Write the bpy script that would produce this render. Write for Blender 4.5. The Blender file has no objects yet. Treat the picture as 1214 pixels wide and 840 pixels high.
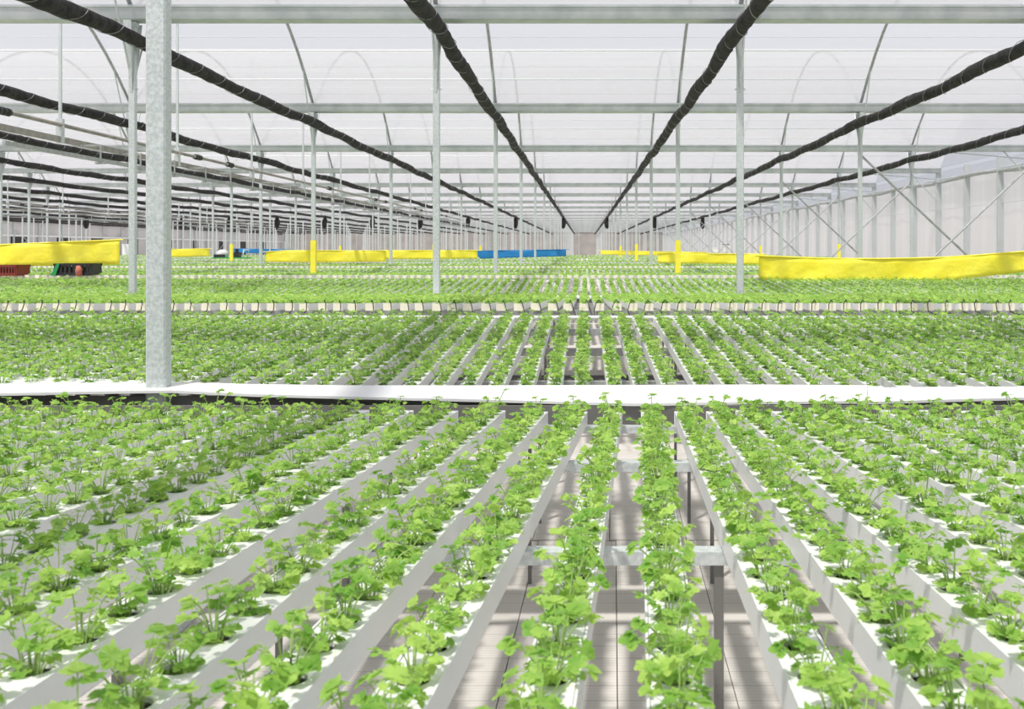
import bpy, math, random
import numpy as np
from mathutils import Matrix, Vector

def nth(n):
    return '%d%s' % (n, 'th' if 10 <= n % 100 <= 20 else {1: 'st', 2: 'nd', 3: 'rd'}.get(n % 10, 'th'))

# ------------------------------------------------------------------ camera, sky, sun, exposure
scene = bpy.context.scene
COL = scene.collection
HC = 1.65                      # eye height above the floor
F = 1080.0                     # focal length in pixels of the 1214 x 840 frame
VX, VY = 693.0, 295.0          # where the house's long axis vanishes

cam = bpy.data.cameras.new('camera')
cam.sensor_width = 36.0
cam.lens = F / 1214 * 36.0
cam.shift_x = -(VX - 607) / 1214
cam.shift_y = -(420 - VY) / 1214
cam.clip_end = 600
cam.dof.use_dof = True
cam.dof.focus_distance = 4.5
cam.dof.aperture_fstop = 10.0
cam_ob = bpy.data.objects.new('camera', cam)
COL.objects.link(cam_ob)
cam_ob.location = (0, 0, HC)
cam_ob.rotation_euler = (math.radians(90), 0, 0)
scene.camera = cam_ob

world = bpy.data.worlds.new('sky')
scene.world = world
world.use_nodes = True
wb = world.node_tree.nodes['Background']
wb.inputs[0].default_value = (0.87, 0.91, 1.0, 1)
wb.inputs[1].default_value = 0.66

sun = bpy.data.lights.new('sun', 'SUN')
sun.energy = 5.9
sun.angle = math.radians(2.5)
sun.color = (1.0, 0.965, 0.90)
sun_ob = bpy.data.objects.new('sun', sun)
COL.objects.link(sun_ob)
sun_ob.location = (-20, -20, 40)
sun_ob.rotation_euler = Vector((0.26, 0.39, -1.0)).to_track_quat('-Z', 'Y').to_euler()

vs = scene.view_settings
vs.view_transform = 'Standard'
vs.look = 'None'
vs.gamma = 1
vs.use_curve_mapping = False
vs.exposure = 0.08

rng = random.Random(7)
R = math.radians

# ------------------------------------------------------------------ materials
def mat(name, color, rough=0.5, metal=0.0, noise=None, bump=None, spec=0.5, coords='Object'):
    """noise = (scale, second colour, detail);  bump = (scale, strength)"""
    m = bpy.data.materials.new(name)
    m.use_nodes = True
    nt = m.node_tree
    b = nt.nodes['Principled BSDF']
    b.inputs['Base Color'].default_value = (*color, 1)
    b.inputs['Roughness'].default_value = rough
    b.inputs['Metallic'].default_value = metal
    b.inputs['Specular IOR Level'].default_value = spec
    if noise or bump:
        tc = nt.nodes.new('ShaderNodeTexCoord')
    if noise:
        n = nt.nodes.new('ShaderNodeTexNoise')
        n.inputs['Scale'].default_value = noise[0]
        n.inputs['Detail'].default_value = noise[2] if len(noise) > 2 else 3
        nt.links.new(tc.outputs[coords], n.inputs['Vector'])
        r = nt.nodes.new('ShaderNodeValToRGB')
        r.color_ramp.elements[0].position = 0.35
        r.color_ramp.elements[1].position = 0.65
        r.color_ramp.elements[0].color = (*color, 1)
        r.color_ramp.elements[1].color = (*noise[1], 1)
        nt.links.new(n.outputs['Fac'], r.inputs['Fac'])
        nt.links.new(r.outputs['Color'], b.inputs['Base Color'])
    if bump:
        n2 = nt.nodes.new('ShaderNodeTexNoise')
        n2.inputs['Scale'].default_value = bump[0]
        nt.links.new(tc.outputs[coords], n2.inputs['Vector'])
        bp = nt.nodes.new('ShaderNodeBump')
        bp.inputs['Strength'].default_value = bump[1]
        bp.inputs['Distance'].default_value = 0.02
        nt.links.new(n2.outputs['Fac'], bp.inputs['Height'])
        nt.links.new(bp.outputs['Normal'], b.inputs['Normal'])
    return m

def leaf_mat(name, c1, c2, trans):
    m = bpy.data.materials.new(name)
    m.use_nodes = True
    nt = m.node_tree
    nt.nodes.clear()
    out = nt.nodes.new('ShaderNodeOutputMaterial')
    geo = nt.nodes.new('ShaderNodeNewGeometry')
    n = nt.nodes.new('ShaderNodeTexNoise')
    n.inputs['Scale'].default_value = 16
    n.inputs['Detail'].default_value = 2
    nt.links.new(geo.outputs['Position'], n.inputs['Vector'])
    r = nt.nodes.new('ShaderNodeValToRGB')
    r.color_ramp.elements[0].position = 0.36
    r.color_ramp.elements[1].position = 0.64
    r.color_ramp.elements[0].color = (*c1, 1)
    r.color_ramp.elements[1].color = (*c2, 1)
    nt.links.new(n.outputs['Fac'], r.inputs['Fac'])
    d = nt.nodes.new('ShaderNodeBsdfPrincipled')
    d.inputs['Roughness'].default_value = 0.42
    d.inputs['Specular IOR Level'].default_value = 0.35
    nt.links.new(r.outputs['Color'], d.inputs['Base Color'])
    t = nt.nodes.new('ShaderNodeBsdfTranslucent')
    hs = nt.nodes.new('ShaderNodeHueSaturation')
    hs.inputs['Hue'].default_value = 0.49
    hs.inputs['Value'].default_value = 1.25
    nt.links.new(r.outputs['Color'], hs.inputs['Color'])
    nt.links.new(hs.outputs['Color'], t.inputs['Color'])
    mx = nt.nodes.new('ShaderNodeMixShader')
    mx.inputs[0].default_value = trans
    nt.links.new(d.outputs[0], mx.inputs[1])
    nt.links.new(t.outputs[0], mx.inputs[2])
    nt.links.new(mx.outputs[0], out.inputs[0])
    return m

def film_mat(name, color, clear, diffuse_share=0.3, streak=None):
    """woven translucent plastic: part clear, part scattering through, part reflecting"""
    m = bpy.data.materials.new(name)
    m.use_nodes = True
    nt = m.node_tree
    nt.nodes.clear()
    out = nt.nodes.new('ShaderNodeOutputMaterial')
    tr = nt.nodes.new('ShaderNodeBsdfTransparent')
    tl = nt.nodes.new('ShaderNodeBsdfTranslucent')
    df = nt.nodes.new('ShaderNodeBsdfDiffuse')
    tl.inputs[0].default_value = (*color, 1)
    df.inputs[0].default_value = (*color, 1)
    if streak:
        tc = nt.nodes.new('ShaderNodeTexCoord')
        mp = nt.nodes.new('ShaderNodeMapping')
        mp.inputs['Scale'].default_value = streak[1]
        n = nt.nodes.new('ShaderNodeTexNoise')
        n.inputs['Scale'].default_value = 1.0
        n.inputs['Detail'].default_value = 4
        r = nt.nodes.new('ShaderNodeValToRGB')
        r.color_ramp.elements[0].position = 0.3
        r.color_ramp.elements[1].position = 0.7
        r.color_ramp.elements[0].color = (*color, 1)
        r.color_ramp.elements[1].color = (*streak[0], 1)
        nt.links.new(tc.outputs['Object'], mp.inputs['Vector'])
        nt.links.new(mp.outputs[0], n.inputs['Vector'])
        nt.links.new(n.outputs['Fac'], r.inputs['Fac'])
        nt.links.new(r.outputs['Color'], tl.inputs[0])
        nt.links.new(r.outputs['Color'], df.inputs[0])
    m1 = nt.nodes.new('ShaderNodeMixShader')
    m1.inputs[0].default_value = diffuse_share
    nt.links.new(tl.outputs[0], m1.inputs[1])
    nt.links.new(df.outputs[0], m1.inputs[2])
    m2 = nt.nodes.new('ShaderNodeMixShader')
    m2.inputs[0].default_value = clear
    nt.links.new(m1.outputs[0], m2.inputs[1])
    nt.links.new(tr.outputs[0], m2.inputs[2])
    nt.links.new(m2.outputs[0], out.inputs[0])
    return m

def floor_mat():
    m = bpy.data.materials.new('ground_mat')
    m.use_nodes = True
    nt = m.node_tree
    b = nt.nodes['Principled BSDF']
    b.inputs['Roughness'].default_value = 0.8
    geo = nt.nodes.new('ShaderNodeNewGeometry')
    sep = nt.nodes.new('ShaderNodeSeparateXYZ')
    nt.links.new(geo.outputs['Position'], sep.inputs[0])
    def wave(sock, scale, lo):
        a = nt.nodes.new('ShaderNodeMath'); a.operation = 'MULTIPLY'; a.inputs[1].default_value = scale
        nt.links.new(sock, a.inputs[0])
        f = nt.nodes.new('ShaderNodeMath'); f.operation = 'FRACT'
        nt.links.new(a.outputs[0], f.inputs[0])
        g = nt.nodes.new('ShaderNodeMath'); g.operation = 'GREATER_THAN'; g.inputs[1].default_value = lo
        nt.links.new(f.outputs[0], g.inputs[0])
        return g.outputs[0]
    w1 = wave(sep.outputs['Y'], 1 / 0.115, 0.90)
    w2 = wave(sep.outputs['Y'], 1 / 0.023, 0.72)
    n = nt.nodes.new('ShaderNodeTexNoise')
    n.inputs['Scale'].default_value = 2.2
    n.inputs['Detail'].default_value = 5
    nt.links.new(geo.outputs['Position'], n.inputs['Vector'])
    r = nt.nodes.new('ShaderNodeValToRGB')
    r.color_ramp.elements[0].color = (0.60, 0.575, 0.545, 1)
    r.color_ramp.elements[1].color = (0.74, 0.70, 0.66, 1)
    r.color_ramp.elements[0].position = 0.3
    r.color_ramp.elements[1].position = 0.7
    nt.links.new(n.outputs['Fac'], r.inputs['Fac'])
    cur = r.outputs['Color']
    for w, k in ((w1, 0.16), (w2, 0.10)):
        mx = nt.nodes.new('ShaderNodeMix'); mx.data_type = 'RGBA'; mx.blend_type = 'MULTIPLY'
        sc = nt.nodes.new('ShaderNodeMath'); sc.operation = 'MULTIPLY'; sc.inputs[1].default_value = k
        nt.links.new(w, sc.inputs[0])
        nt.links.new(sc.outputs[0], mx.inputs[0])
        nt.links.new(cur, mx.inputs[6])
        mx.inputs[7].default_value = (0.2, 0.2, 0.2, 1)
        cur = mx.outputs[2]
    nt.links.new(cur, b.inputs['Base Color'])
    return m

M = {
    'pvc': mat('white_pvc', (0.80, 0.81, 0.83), 0.38, noise=(3.0, (0.86, 0.86, 0.86))),
    'lid': mat('white_channel_lid', (0.78, 0.79, 0.79), 0.42, noise=(6.0, (0.84, 0.84, 0.83))),
    'white': mat('white_board', (0.80, 0.80, 0.79), 0.45, noise=(1.2, (0.74, 0.75, 0.76))),
    'cream': mat('cream_cap', (0.94, 0.91, 0.72), 0.5),
    'galv': mat('galvanised_steel', (0.48, 0.525, 0.53), 0.45, 0.2, noise=(70, (0.66, 0.70, 0.70), 6)),
    'galv_dark': mat('weathered_steel', (0.34, 0.355, 0.36), 0.55, 0.3, noise=(14, (0.46, 0.47, 0.47), 5)),
    'gutter': mat('gutter_steel', (0.41, 0.45, 0.45), 0.45, 0.3, noise=(4, (0.52, 0.55, 0.55), 5)),
    'net': mat('black_shade_net', (0.022, 0.021, 0.022), 0.85, noise=(9, (0.05, 0.047, 0.046), 4), bump=(30, 0.7), spec=0.2),
    'cord': mat('white_tie_cord', (0.22, 0.22, 0.22), 0.6),
    'black': mat('black_plastic', (0.02, 0.02, 0.022), 0.5),
    'rust': mat('weathered_rail', (0.27, 0.265, 0.25), 0.6, 0.2, noise=(8, (0.40, 0.36, 0.33), 4)),
    'yellow': mat('yellow_sheet', (0.96, 0.83, 0.04), 0.5, noise=(2.5, (0.97, 0.87, 0.08)), bump=(7.0, 0.8)),
    'blue': mat('blue_sheet', (0.01, 0.20, 0.52), 0.5, noise=(2.5, (0.02, 0.25, 0.58)), bump=(4.0, 0.3)),
    'floor': floor_mat(),
    'seam': mat('floor_seam', (0.12, 0.12, 0.12), 0.9),
    'leg': mat('dull_leg_steel', (0.20, 0.195, 0.185), 0.6, 0.2),
    'coat': mat('blue_grey_column', (0.50, 0.53, 0.54), 0.6),
    'leaf': leaf_mat('celery_leaf', (0.20, 0.42, 0.06), (0.46, 0.66, 0.15), 0.42),
    'stalk': leaf_mat('celery_stalk', (0.36, 0.55, 0.16), (0.50, 0.66, 0.26), 0.3),
    'sponge': mat('dark_growing_sponge', (0.045, 0.04, 0.03), 0.95),
    'film': film_mat('roof_film', (0.65, 0.64, 0.675), 0.52, 0.25, streak=((0.60, 0.59, 0.63), (0.05, 1.5, 1.5))),
    'wallfilm': film_mat('wall_sheet', (0.90, 0.87, 0.85), 0.12, 0.35, streak=((0.80, 0.765, 0.735), (0.3, 1.3, 0.12))),
    'greywall': mat('grey_wall_sheet', (0.50, 0.49, 0.48), 0.8, noise=(0.3, (0.58, 0.57, 0.56))),
    'endwall': mat('dim_end_wall', (0.30, 0.28, 0.265), 0.85, noise=(0.5, (0.38, 0.36, 0.34))),
    'red': mat('red_crate_plastic', (0.20, 0.022, 0.014), 0.5),
    'green': mat('green_plastic', (0.02, 0.33, 0.10), 0.5),
    'terra': mat('terracotta_cloth', (0.55, 0.18, 0.12), 0.8),
    'tank': mat('white_tank_plastic', (0.82, 0.82, 0.80), 0.45),
}

# ------------------------------------------------------------------ mesh helpers
class MB:
    def __init__(s):
        s.v, s.f = [], []
    def add(s, vs, fs):
        o = len(s.v)
        s.v.extend([tuple(v) for v in vs])
        s.f.extend([tuple(i + o for i in f) for f in fs])
        return s
    def box(s, x0, x1, y0, y1, z0, z1):
        return s.add([(x0, y0, z0), (x1, y0, z0), (x1, y1, z0), (x0, y1, z0), (x0, y0, z1), (x1, y0, z1), (x1, y1, z1), (x0, y1, z1)],
                     [(0, 3, 2, 1), (4, 5, 6, 7), (0, 1, 5, 4), (1, 2, 6, 5), (2, 3, 7, 6), (3, 0, 4, 7)])
    def prism(s, prof, axis, a, b, closed=True):
        """extrude a 2-D profile along axis; profile is (y,z) for x, (x,z) for y, (x,y) for z"""
        n = len(prof)
        def P(p, t):
            if axis == 'x': return (t, p[0], p[1])
            if axis == 'y': return (p[0], t, p[1])
            return (p[0], p[1], t)
        vs = [P(p, a) for p in prof] + [P(p, b) for p in prof]
        fs = [(i, (i + 1) % n, (i + 1) % n + n, i + n) for i in range(n if closed else n - 1)]
        if closed:
            fs += [tuple(range(n))[::-1], tuple(range(n, 2 * n))]
        return s.add(vs, fs)
    def tube(s, pts, rad, n=8, cap=True):
        pts = [Vector(p) for p in pts]
        rads = rad if isinstance(rad, (list, tuple)) else [rad] * len(pts)
        vs, fs = [], []
        for i, p in enumerate(pts):
            t = (pts[min(i + 1, len(pts) - 1)] - pts[max(i - 1, 0)]).normalized()
            up = Vector((0, 0, 1)) if abs(t.z) < 0.95 else Vector((1, 0, 0))
            a = t.cross(up).normalized(); b = a.cross(t).normalized()
            for k in range(n):
                an = 2 * math.pi * k / n
                vs.append(p + (a * math.cos(an) + b * math.sin(an)) * rads[i])
        for i in range(len(pts) - 1):
            for k in range(n):
                fs.append((i * n + k, i * n + (k + 1) % n, (i + 1) * n + (k + 1) % n, (i + 1) * n + k))
        if cap:
            fs.append(tuple(range(n))[::-1]); fs.append(tuple(range((len(pts) - 1) * n, len(pts) * n)))
        return s.add(vs, fs)
    def mesh(s, name, m, smooth=False):
        me = bpy.data.meshes.new(name)
        me.from_pydata(s.v, [], s.f)
        me.materials.append(m)
        if smooth:
            me.shade_smooth()
        me.update()
        return me

def ob(name, me, parent=None, loc=None, mw=None):
    o = bpy.data.objects.new(name, me)
    COL.objects.link(o)
    if parent is not None:
        o.parent = parent
    if loc is not None:
        o.location = loc
    if mw is not None:
        o.matrix_world = mw
    return o

def tag(o, label=None, cat=None, group=None, kind=None):
    if label: o['label'] = label
    if cat: o['category'] = cat
    if group: o['group'] = group
    if kind: o['kind'] = kind
    return o

def at(px, py, d):
    return Vector(((px - VX) / F * d, d, HC - (py - VY) / F * d))

def inframe(p, mx=20, my=30):
    if p[1] < 0.3: return False
    px = VX + p[0] / p[1] * F
    py = VY + (HC - p[2]) / p[1] * F
    return -mx < px < 1214 + mx and -my < py < 840 + my

# ------------------------------------------------------------------ house dimensions
ROWS = [-1.95 + 4 * k for k in range(-13, 4)]          # post rows across the house
XL, XR = -53.95, 14.05
LINES = [4 + 8 * k for k in range(-2, 21)]             # gutter lines down the house
YEND = 164.0
ZG = HC + 3.08                                         # centre of the roof gutters
RISE = 2.0
def roof_z(u):                                         # u = 0..8 across one span
    return ZG + 0.10 + RISE * (1 - ((u - 4) / 4) ** 2)

# ------------------------------------------------------------------ floor
b = MB(); b.box(-60, 20, -14, 172, -0.06, -0.012)
floor = tag(ob('floor', b.mesh('floor', M['floor'])), kind='structure')
b = MB(); b.box(-0.2163, 0.2163, -0.995, 0.995, -0.011, 0.0)
pan = b.mesh('floor_panel', M['floor'])
th = -0.031
for j in range(0, 5):
    for i in range(-9, 9):
        x = 0.106 + 0.2185 + i * 0.437 + (0.035 if j % 2 else 0.0)
        y = 1.16 + j * 2.0 + 1.0
        o = ob('floor_panel', pan, floor)
        o.location = (x - (y - 4) * th, y, rng.uniform(-0.0005, 0.0005))
        o.rotation_euler = (0, 0, th)
b = MB(); b.box(-4.6, 4.6, 0.8, 12, -0.0119, -0.0115)
ob('seam_bed', b.mesh('seam_bed', M['seam']), floor)

# ------------------------------------------------------------------ roof
b = MB()
NU = 18
for L in LINES[:-1]:
    vs, fs = [], []
    for i in range(NU + 1):
        u = 8 * i / NU
        vs += [(XL, L + u, roof_z(u)), (XR, L + u, roof_z(u))]
    for i in range(NU):
        fs.append((2 * i, 2 * i + 1, 2 * i + 3, 2 * i + 2))
    b.add(vs, fs)
ceiling = tag(ob('ceiling', b.mesh('roof_film', M['film'], True)), kind='structure')

prof = [(-0.15, 0.10), (-0.125, 0.10), (-0.10, -0.05), (0.10, -0.05), (0.125, 0.10), (0.15, 0.10), (0.15, 0.07), (0.135, 0.065), (0.115, -0.075), (0.09, -0.09), (-0.09, -0.09), (-0.115, -0.075), (-0.135, 0.065), (-0.15, 0.07)]
b = MB(); b.prism(prof, 'x', XL, XR)
gm = b.mesh('roof_gutter', M['gutter'])
for L in LINES:
    ob('roof_gutter', gm, ceiling, (0, L, ZG))

pts = [(0, u, roof_z(u) - ZG - 0.045) for u in np.linspace(0.06, 7.94, 17)]
b = MB(); b.tube(pts, 0.032, 6)
arch = b.mesh('arch', M['galv_dark'], True)
b = MB()
for u0 in (0.35, 0.75, 1.25, 1.9):                      # the straight bow chord and its short webs
    pass
for sgn in (0, 1):
    f = (lambda u: u) if sgn == 0 else (lambda u: 8 - u)
    b.tube([(0, f(0.10), -0.72), (0, f(0.75), roof_z(0.75) - ZG - 0.05)], 0.014, 5)
knee = b.mesh('knee_brace', M['galv'])
spots = []
for L in LINES[:-1]:
    for x in ROWS:
        if L + 8 < 4: continue
        vis = inframe((x, L + 7.2, ZG + 0.6), 250, 500) or L + 8 <= 4
        if L + 8 >= 12 and not vis: continue
        if L < -5: continue
        spots.append((L, x))
spots.sort(key=lambda s: s[0])
for L, x in spots[:230]:
    ob('arch', arch, ceiling, (x, L, ZG))
    if L < 60:
        ob('knee_brace', knee, ceiling, (x, L, ZG))
b = MB()
for L, x in spots[230:]:
    b.tube([(x, L + p[1], ZG + p[2]) for p in pts[::2]], 0.03, 4, False)
if b.v:
    tag(ob('distant_arches', b.mesh('distant_arches', M['galv_dark']), ceiling), kind='stuff')

b = MB(); b.tube([(XL, 0, 0), (XR, 0, 0)], 0.011, 5)
pur = b.mesh('purlin', M['galv'])
b = MB(); b.tube([(XL, 0, 0), (XR, 0, 0)], 0.0045, 4)
wire = b.mesh('film_wire', M['galv'])
for L in LINES[1:-1]:
    us = (0.5, 1.1, 1.8, 2.7, 4.0, 5.3, 6.2, 6.9, 7.5) if L < 60 else (4.0, 6.2, 7.3)
    for u in us:
        ob('purlin', pur, ceiling, (0, L + u, roof_z(u) - 0.02))
    if L < 30:
        for u in (5.75, 6.55, 7.2, 7.75):
            ob('film_wire', wire, ceiling, (0, L + u, roof_z(u) - 0.06))

# ------------------------------------------------------------------ walls
def wavy_panel(w, h, seed, nx=10, nz=3, amp=0.03):
    r = random.Random(seed)
    ph = [r.uniform(0, 6.28) for _ in range(3)]
    b = MB(); vs, fs = [], []
    for j in range(nz + 1):
        for i in range(nx + 1):
            t = i / nx
            a = amp * math.sin(math.pi * t) * (math.sin(5 * t + ph[0]) * 0.6 + math.sin(11 * t + ph[1]) * 0.4)
            vs.append((a, t * w, h * j / nz))
    for j in range(nz):
        for i in range(nx):
            k = j * (nx + 1) + i
            fs.append((k, k + 1, k + nx + 2, k + nx + 1))
    return b.add(vs, fs)

HW = HC + 2.64
PW = 8 / 3
b = MB(); b.box(XR + 0.05, XR + 0.16, -12, YEND, 0, 0.35)
wall_r = tag(ob('wall_right', b.mesh('wall_right_kerb', M['greywall'])), kind='structure')
pmesh = [wavy_panel(PW, HW - 0.3, s).mesh('panel', M['wallfilm'], True) for s in range(4)]
b = MB(); b.box(-0.16, 0.04, -0.04, 0.04, 0, ZG)
cmesh = b.mesh('column', M['coat'])
n = int((YEND + 12) / PW)
for i in range(n):
    y = -12 + i * PW
    ob('panel', pmesh[i % 4], wall_r, (XR + 0.08, y, 0.3))
    ob('column', cmesh, wall_r, (XR, y, 0))
# clear upper band, gable film, curtain roll, rails
b = MB(); b.add([(XR + 0.09, -12, HW), (XR + 0.09, YEND, HW), (XR + 0.09, YEND, ZG), (XR + 0.09, -12, ZG)], [(0, 1, 2, 3)])
for L in LINES[:-1]:
    us = np.linspace(0, 8, 13)
    vs = [(XR, L + u, roof_z(u)) for u in us]
    b.add(vs, [tuple(range(13))])
ob('upper_film', b.mesh('upper_film', M['film']), wall_r)
b = MB(); pts = []; rr = []
for i in range(120):
    y = -12 + i * (YEND + 12) / 119
    pts.append((XR - 0.10, y, HW + 0.05 * math.sin(i * 1.3))); rr.append(0.075 + 0.02 * math.sin(i * 2.1))
b.tube(pts, rr, 8)
ob('curtain_roll', b.mesh('curtain_roll', M['galv_dark'], True), wall_r)
b = MB(); b.tube([(XR - 0.02, -12, ZG - 0.35), (XR - 0.02, YEND, ZG - 0.35)], 0.03, 6)
ob('rail', b.mesh('rail', M['galv']), wall_r)
b = MB(); b.tube([(XR - 0.02, -12, HC + 1.55), (XR - 0.02, YEND, HC + 1.55)], 0.012, 6)
ob('rail', b.mesh('rail', M['galv']), wall_r)
# wall knee struts leaning in to the gutter line
b = MB(); b.tube([(0, 0, HC + 1.75 - ZG), (-1.25, 0, 0.0)], 0.022, 6)
strut = b.mesh('strut', M['galv'])
b = MB(); b.tube([(0, 0, -0.35), (-4.0, 0, -0.02)], 0.02, 6); b.tube([(-4.0, 0, 0), (-1.1, 2.6, 1.55)], 0.018, 6); b.tube([(-1.1, 2.6, 1.55), (0, 0.2, 0.2)], 0.018, 6)
wbrace = b.mesh('wind_brace', M['galv'])
for L in LINES:
    if 12 <= L <= 76:
        ob('strut', strut, wall_r, (XR, L, ZG))
        ob('wind_brace', wbrace, wall_r, (XR, L, ZG))

b = MB(); b.box(XL, XR, YEND, YEND + 0.15, 0, ZG + 0.1)
wall_f = tag(ob('wall_far', b.mesh('wall_far', M['endwall'])), kind='structure')
b = MB(); b.box(0.9, 1.0, -0.06, 0, 0, ZG)
colm = b.mesh('column', M['galv'])
for i in range(17):
    ob('column', colm, wall_f, (XL + 4 * i, YEND, 0))
# left wall: pale sheet above, dark openings below a rail
b = MB(); b.box(XL - 0.12, XL, 60, YEND, HC + 1.35, ZG + 0.1)
wall_l = tag(ob('wall_left', b.mesh('wall_left', M['greywall'])), kind='structure')
b = MB(); b.box(XL - 0.16, XL - 0.1, 60, YEND, 0, HC + 1.2)
ob('lower_panel', b.mesh('lower_panel', M['greywall']), wall_l)
b = MB(); b.box(XL - 0.1, XL + 0.12, 60, YEND, HC + 1.2, HC + 1.35)
ob('rail', b.mesh('rail', M['pvc']), wall_l)
b = MB(); b.box(-0.1, 0.02, -1.2, 1.2, 0.0, HC + 1.15)
dk = b.mesh('opening', M['black'])
for y in (87, 94.5, 101, 109, 118, 126, 135, 144, 153):
    ob('opening', dk, wall_l, (XL - 0.04, y, 0))
b = MB(); b.tube([(0.1, 0, 0.2), (0.1, 8, ZG)], 0.03, 5); b.tube([(0.1, 8, 0.2), (0.1, 0, ZG)], 0.03, 5)
lb = b.mesh('cross_brace', M['galv'])
for y in (84, 100, 116, 132):
    ob('cross_brace', lb, wall_l, (XL, y, 0))
b = MB(); b.box(-0.05, 0.12, -0.06, 0.06, 0, ZG)
cl = b.mesh('column', M['galv'])
for i in range(26):
    ob('column', cl, wall_l, (XL, 62 + 4 * i, 0))

# ------------------------------------------------------------------ posts
PWX, PDY = 0.044, 0.034
b = MB(); r = 0.008
b.prism([(-PWX + r, -PDY), (PWX - r, -PDY), (PWX, -PDY + r), (PWX, PDY - r), (PWX - r, PDY), (-PWX + r, PDY), (-PWX, PDY - r), (-PWX, -PDY + r)], 'z', 0, ZG - 0.10)
shaft = b.mesh('shaft', M['galv'])
def arm(s):
    b = MB()
    lo, hi = ZG - 1.0, ZG - 0.10
    x0, x1 = 0.012, 0.052
    b.add([(-x0, s * PDY, lo), (x0, s * PDY, lo), (x1, s * 0.14, hi), (-x1, s * 0.14, hi), (-x0, s * (PDY + 0.006), lo - 0.02), (x0, s * (PDY + 0.006), lo - 0.02), (x1, s * 0.155, hi), (-x1, s * 0.155, hi)],
          [(0, 1, 2, 3), (4, 7, 6, 5), (0, 4, 5, 1), (1, 5, 6, 2), (2, 6, 7, 3), (3, 7, 4, 0)])
    return b.mesh('bracket', M['galv'])
arms = [arm(-1), arm(1)]
b = MB(); b.box(-0.06, 0.06, -0.05, 0.05, ZG - 0.16, ZG - 0.10); b.tube([(-0.07, 0, ZG - 0.98), (0.07, 0, ZG - 0.98)], 0.008, 6)
clampm = b.mesh('clamp', M['galv'])
b = MB(); b.box(-PWX - 0.012, PWX + 0.012, -PDY - 0.012, PDY + 0.012, HC - 0.60, HC + 0.19)
wrap = b.mesh('yellow_wrap', M['yellow'])
b = MB(); b.box(-0.13, 0.13, -0.13, 0.13, 0, 0.012); b.box(-0.07, 0.07, -0.06, 0.06, 0.012, 0.05)
foot = b.mesh('base_plate', M['galv'])
NROW = {-13.95, -5.95, 2.05, 10.05}
posts = []
for L in LINES:
    if L < 4 or L > 160: continue
    for x in ROWS:
        if x < XL + 1: continue
        if not (inframe((x, L, HC), 130 if L < 25 else 12) or inframe((x, L, ZG - 0.2), 12)): continue
        posts.append((L, x + 0.085 if L == 4 else x))
posts.sort()
def ordinal(k):
    return ['first', 'second', 'third', 'fourth', 'fifth', 'sixth', 'seventh', 'eighth', 'ninth', 'tenth'][k]
for L, x in posts[:300]:
    near = L <= 44
    wrapped = round(x, 2) in NROW and L in (20, 36, 52)
    if near or wrapped:
        o = ob('steel_post', None, None, (x, 3.99 if L == 4 else L, 0))
        ob('shaft', shaft, o)
        for a in arms: ob('bracket', a, o)
        ob('clamp', clampm, o)
        ob('base_plate', foot, o)
        if wrapped: ob('yellow_wrap', wrap, o)
    else:
        o = ob('steel_post', shaft, None, (x, L, 0))
    if L == 4:
        tag(o, 'thick square galvanised post rising through the long wide white drain cover' if x < 0 else 'thick square galvanised post at the short white drain cover board', 'post')
    elif L == 12:
        nm = {-5.95: 'galvanised post straight behind the thick square post, beside the second white drain cover',
              -1.95: 'galvanised post at the second drain cover, thick-post side of the bare floor gap',
              2.05: 'galvanised post at the second drain cover, beside the end of the long yellow sheet'}
        tag(o, nm.get(round(x, 2), 'galvanised post standing at the second white drain cover'), 'post')
    else:
        k, c = (L - 4) // 8, round((10.05 - x) / 4) + 1
        tag(o, '%s under the %s roof gutter past the thick post, %s from side wall' % ('yellow-wrapped post' if wrapped else 'bare galvanised post', nth(k), nth(c)), 'post', 'yellow-wrapped posts' if wrapped else 'bare posts')

# cross braces between the rows next to the right wall
def brace(p, q, r=0.026):
    b = MB(); b.tube([p, q], r, 6)
    return b.mesh('diagonal_brace', M['galv_dark'])
bm1 = brace((0.05, -0.06, 0.02), (3.95, -0.06, HC + 2.05))
bm2 = brace((0.05, 0.06, HC + 2.05), (3.95, 0.06, 0.02))
for L in LINES:
    if 20 <= L <= 76:
        k = ordinal((L - 4) // 8)
        for bmx, nm in ((bm1, 'rising towards'), (bm2, 'falling towards')):
            o = ob('diagonal_brace', bmx, None, (6.05, L, 0))
            tag(o, 'thin steel cross brace %s the pale side wall under the %s roof gutter' % (nm, k), 'brace')

# ------------------------------------------------------------------ rolled shade nets
def net_mesh(seed):
    r = random.Random(seed)
    pts, rad = [], []
    y = -4.0
    ph = r.uniform(0, 6)
    while y < YEND - 1:
        u = (y - 4) % 8
        sag = -0.05 * math.sin(math.pi * u / 8) + 0.012 * math.sin(y * 2.3 + ph) + r.uniform(-0.004, 0.004)
        pts.append((0.015 * math.sin(y * 1.7 + ph) + r.uniform(-0.004, 0.004), y, sag))
        rad.append(0.096 + 0.008 * math.sin(y * 1.9 + ph) + r.uniform(-0.005, 0.006))
        y += 0.16 if y < 36 else (0.5 if y < 70 else 2.0)
    return MB().tube(pts, rad, 9).mesh('net', M['net'], True), pts
def cord_mesh(pts):
    b = MB(); path = []
    k = 0.0
    for p in pts:
        if 6 < p[1] < 44:
            for j in range(4):
                y = p[1] + 0.04 * j
                a = y * 2 * math.pi / 0.8
                path.append((p[0] + 0.101 * math.cos(a), y, p[2] + 0.101 * math.sin(a)))
    b.tube(path, 0.006, 3)
    return b.mesh('tie_cord', M['cord'])
nets = []
for s in range(3):
    nm, np_ = net_mesh(s + 3)
    nets.append((nm, cord_mesh(np_)))
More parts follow.
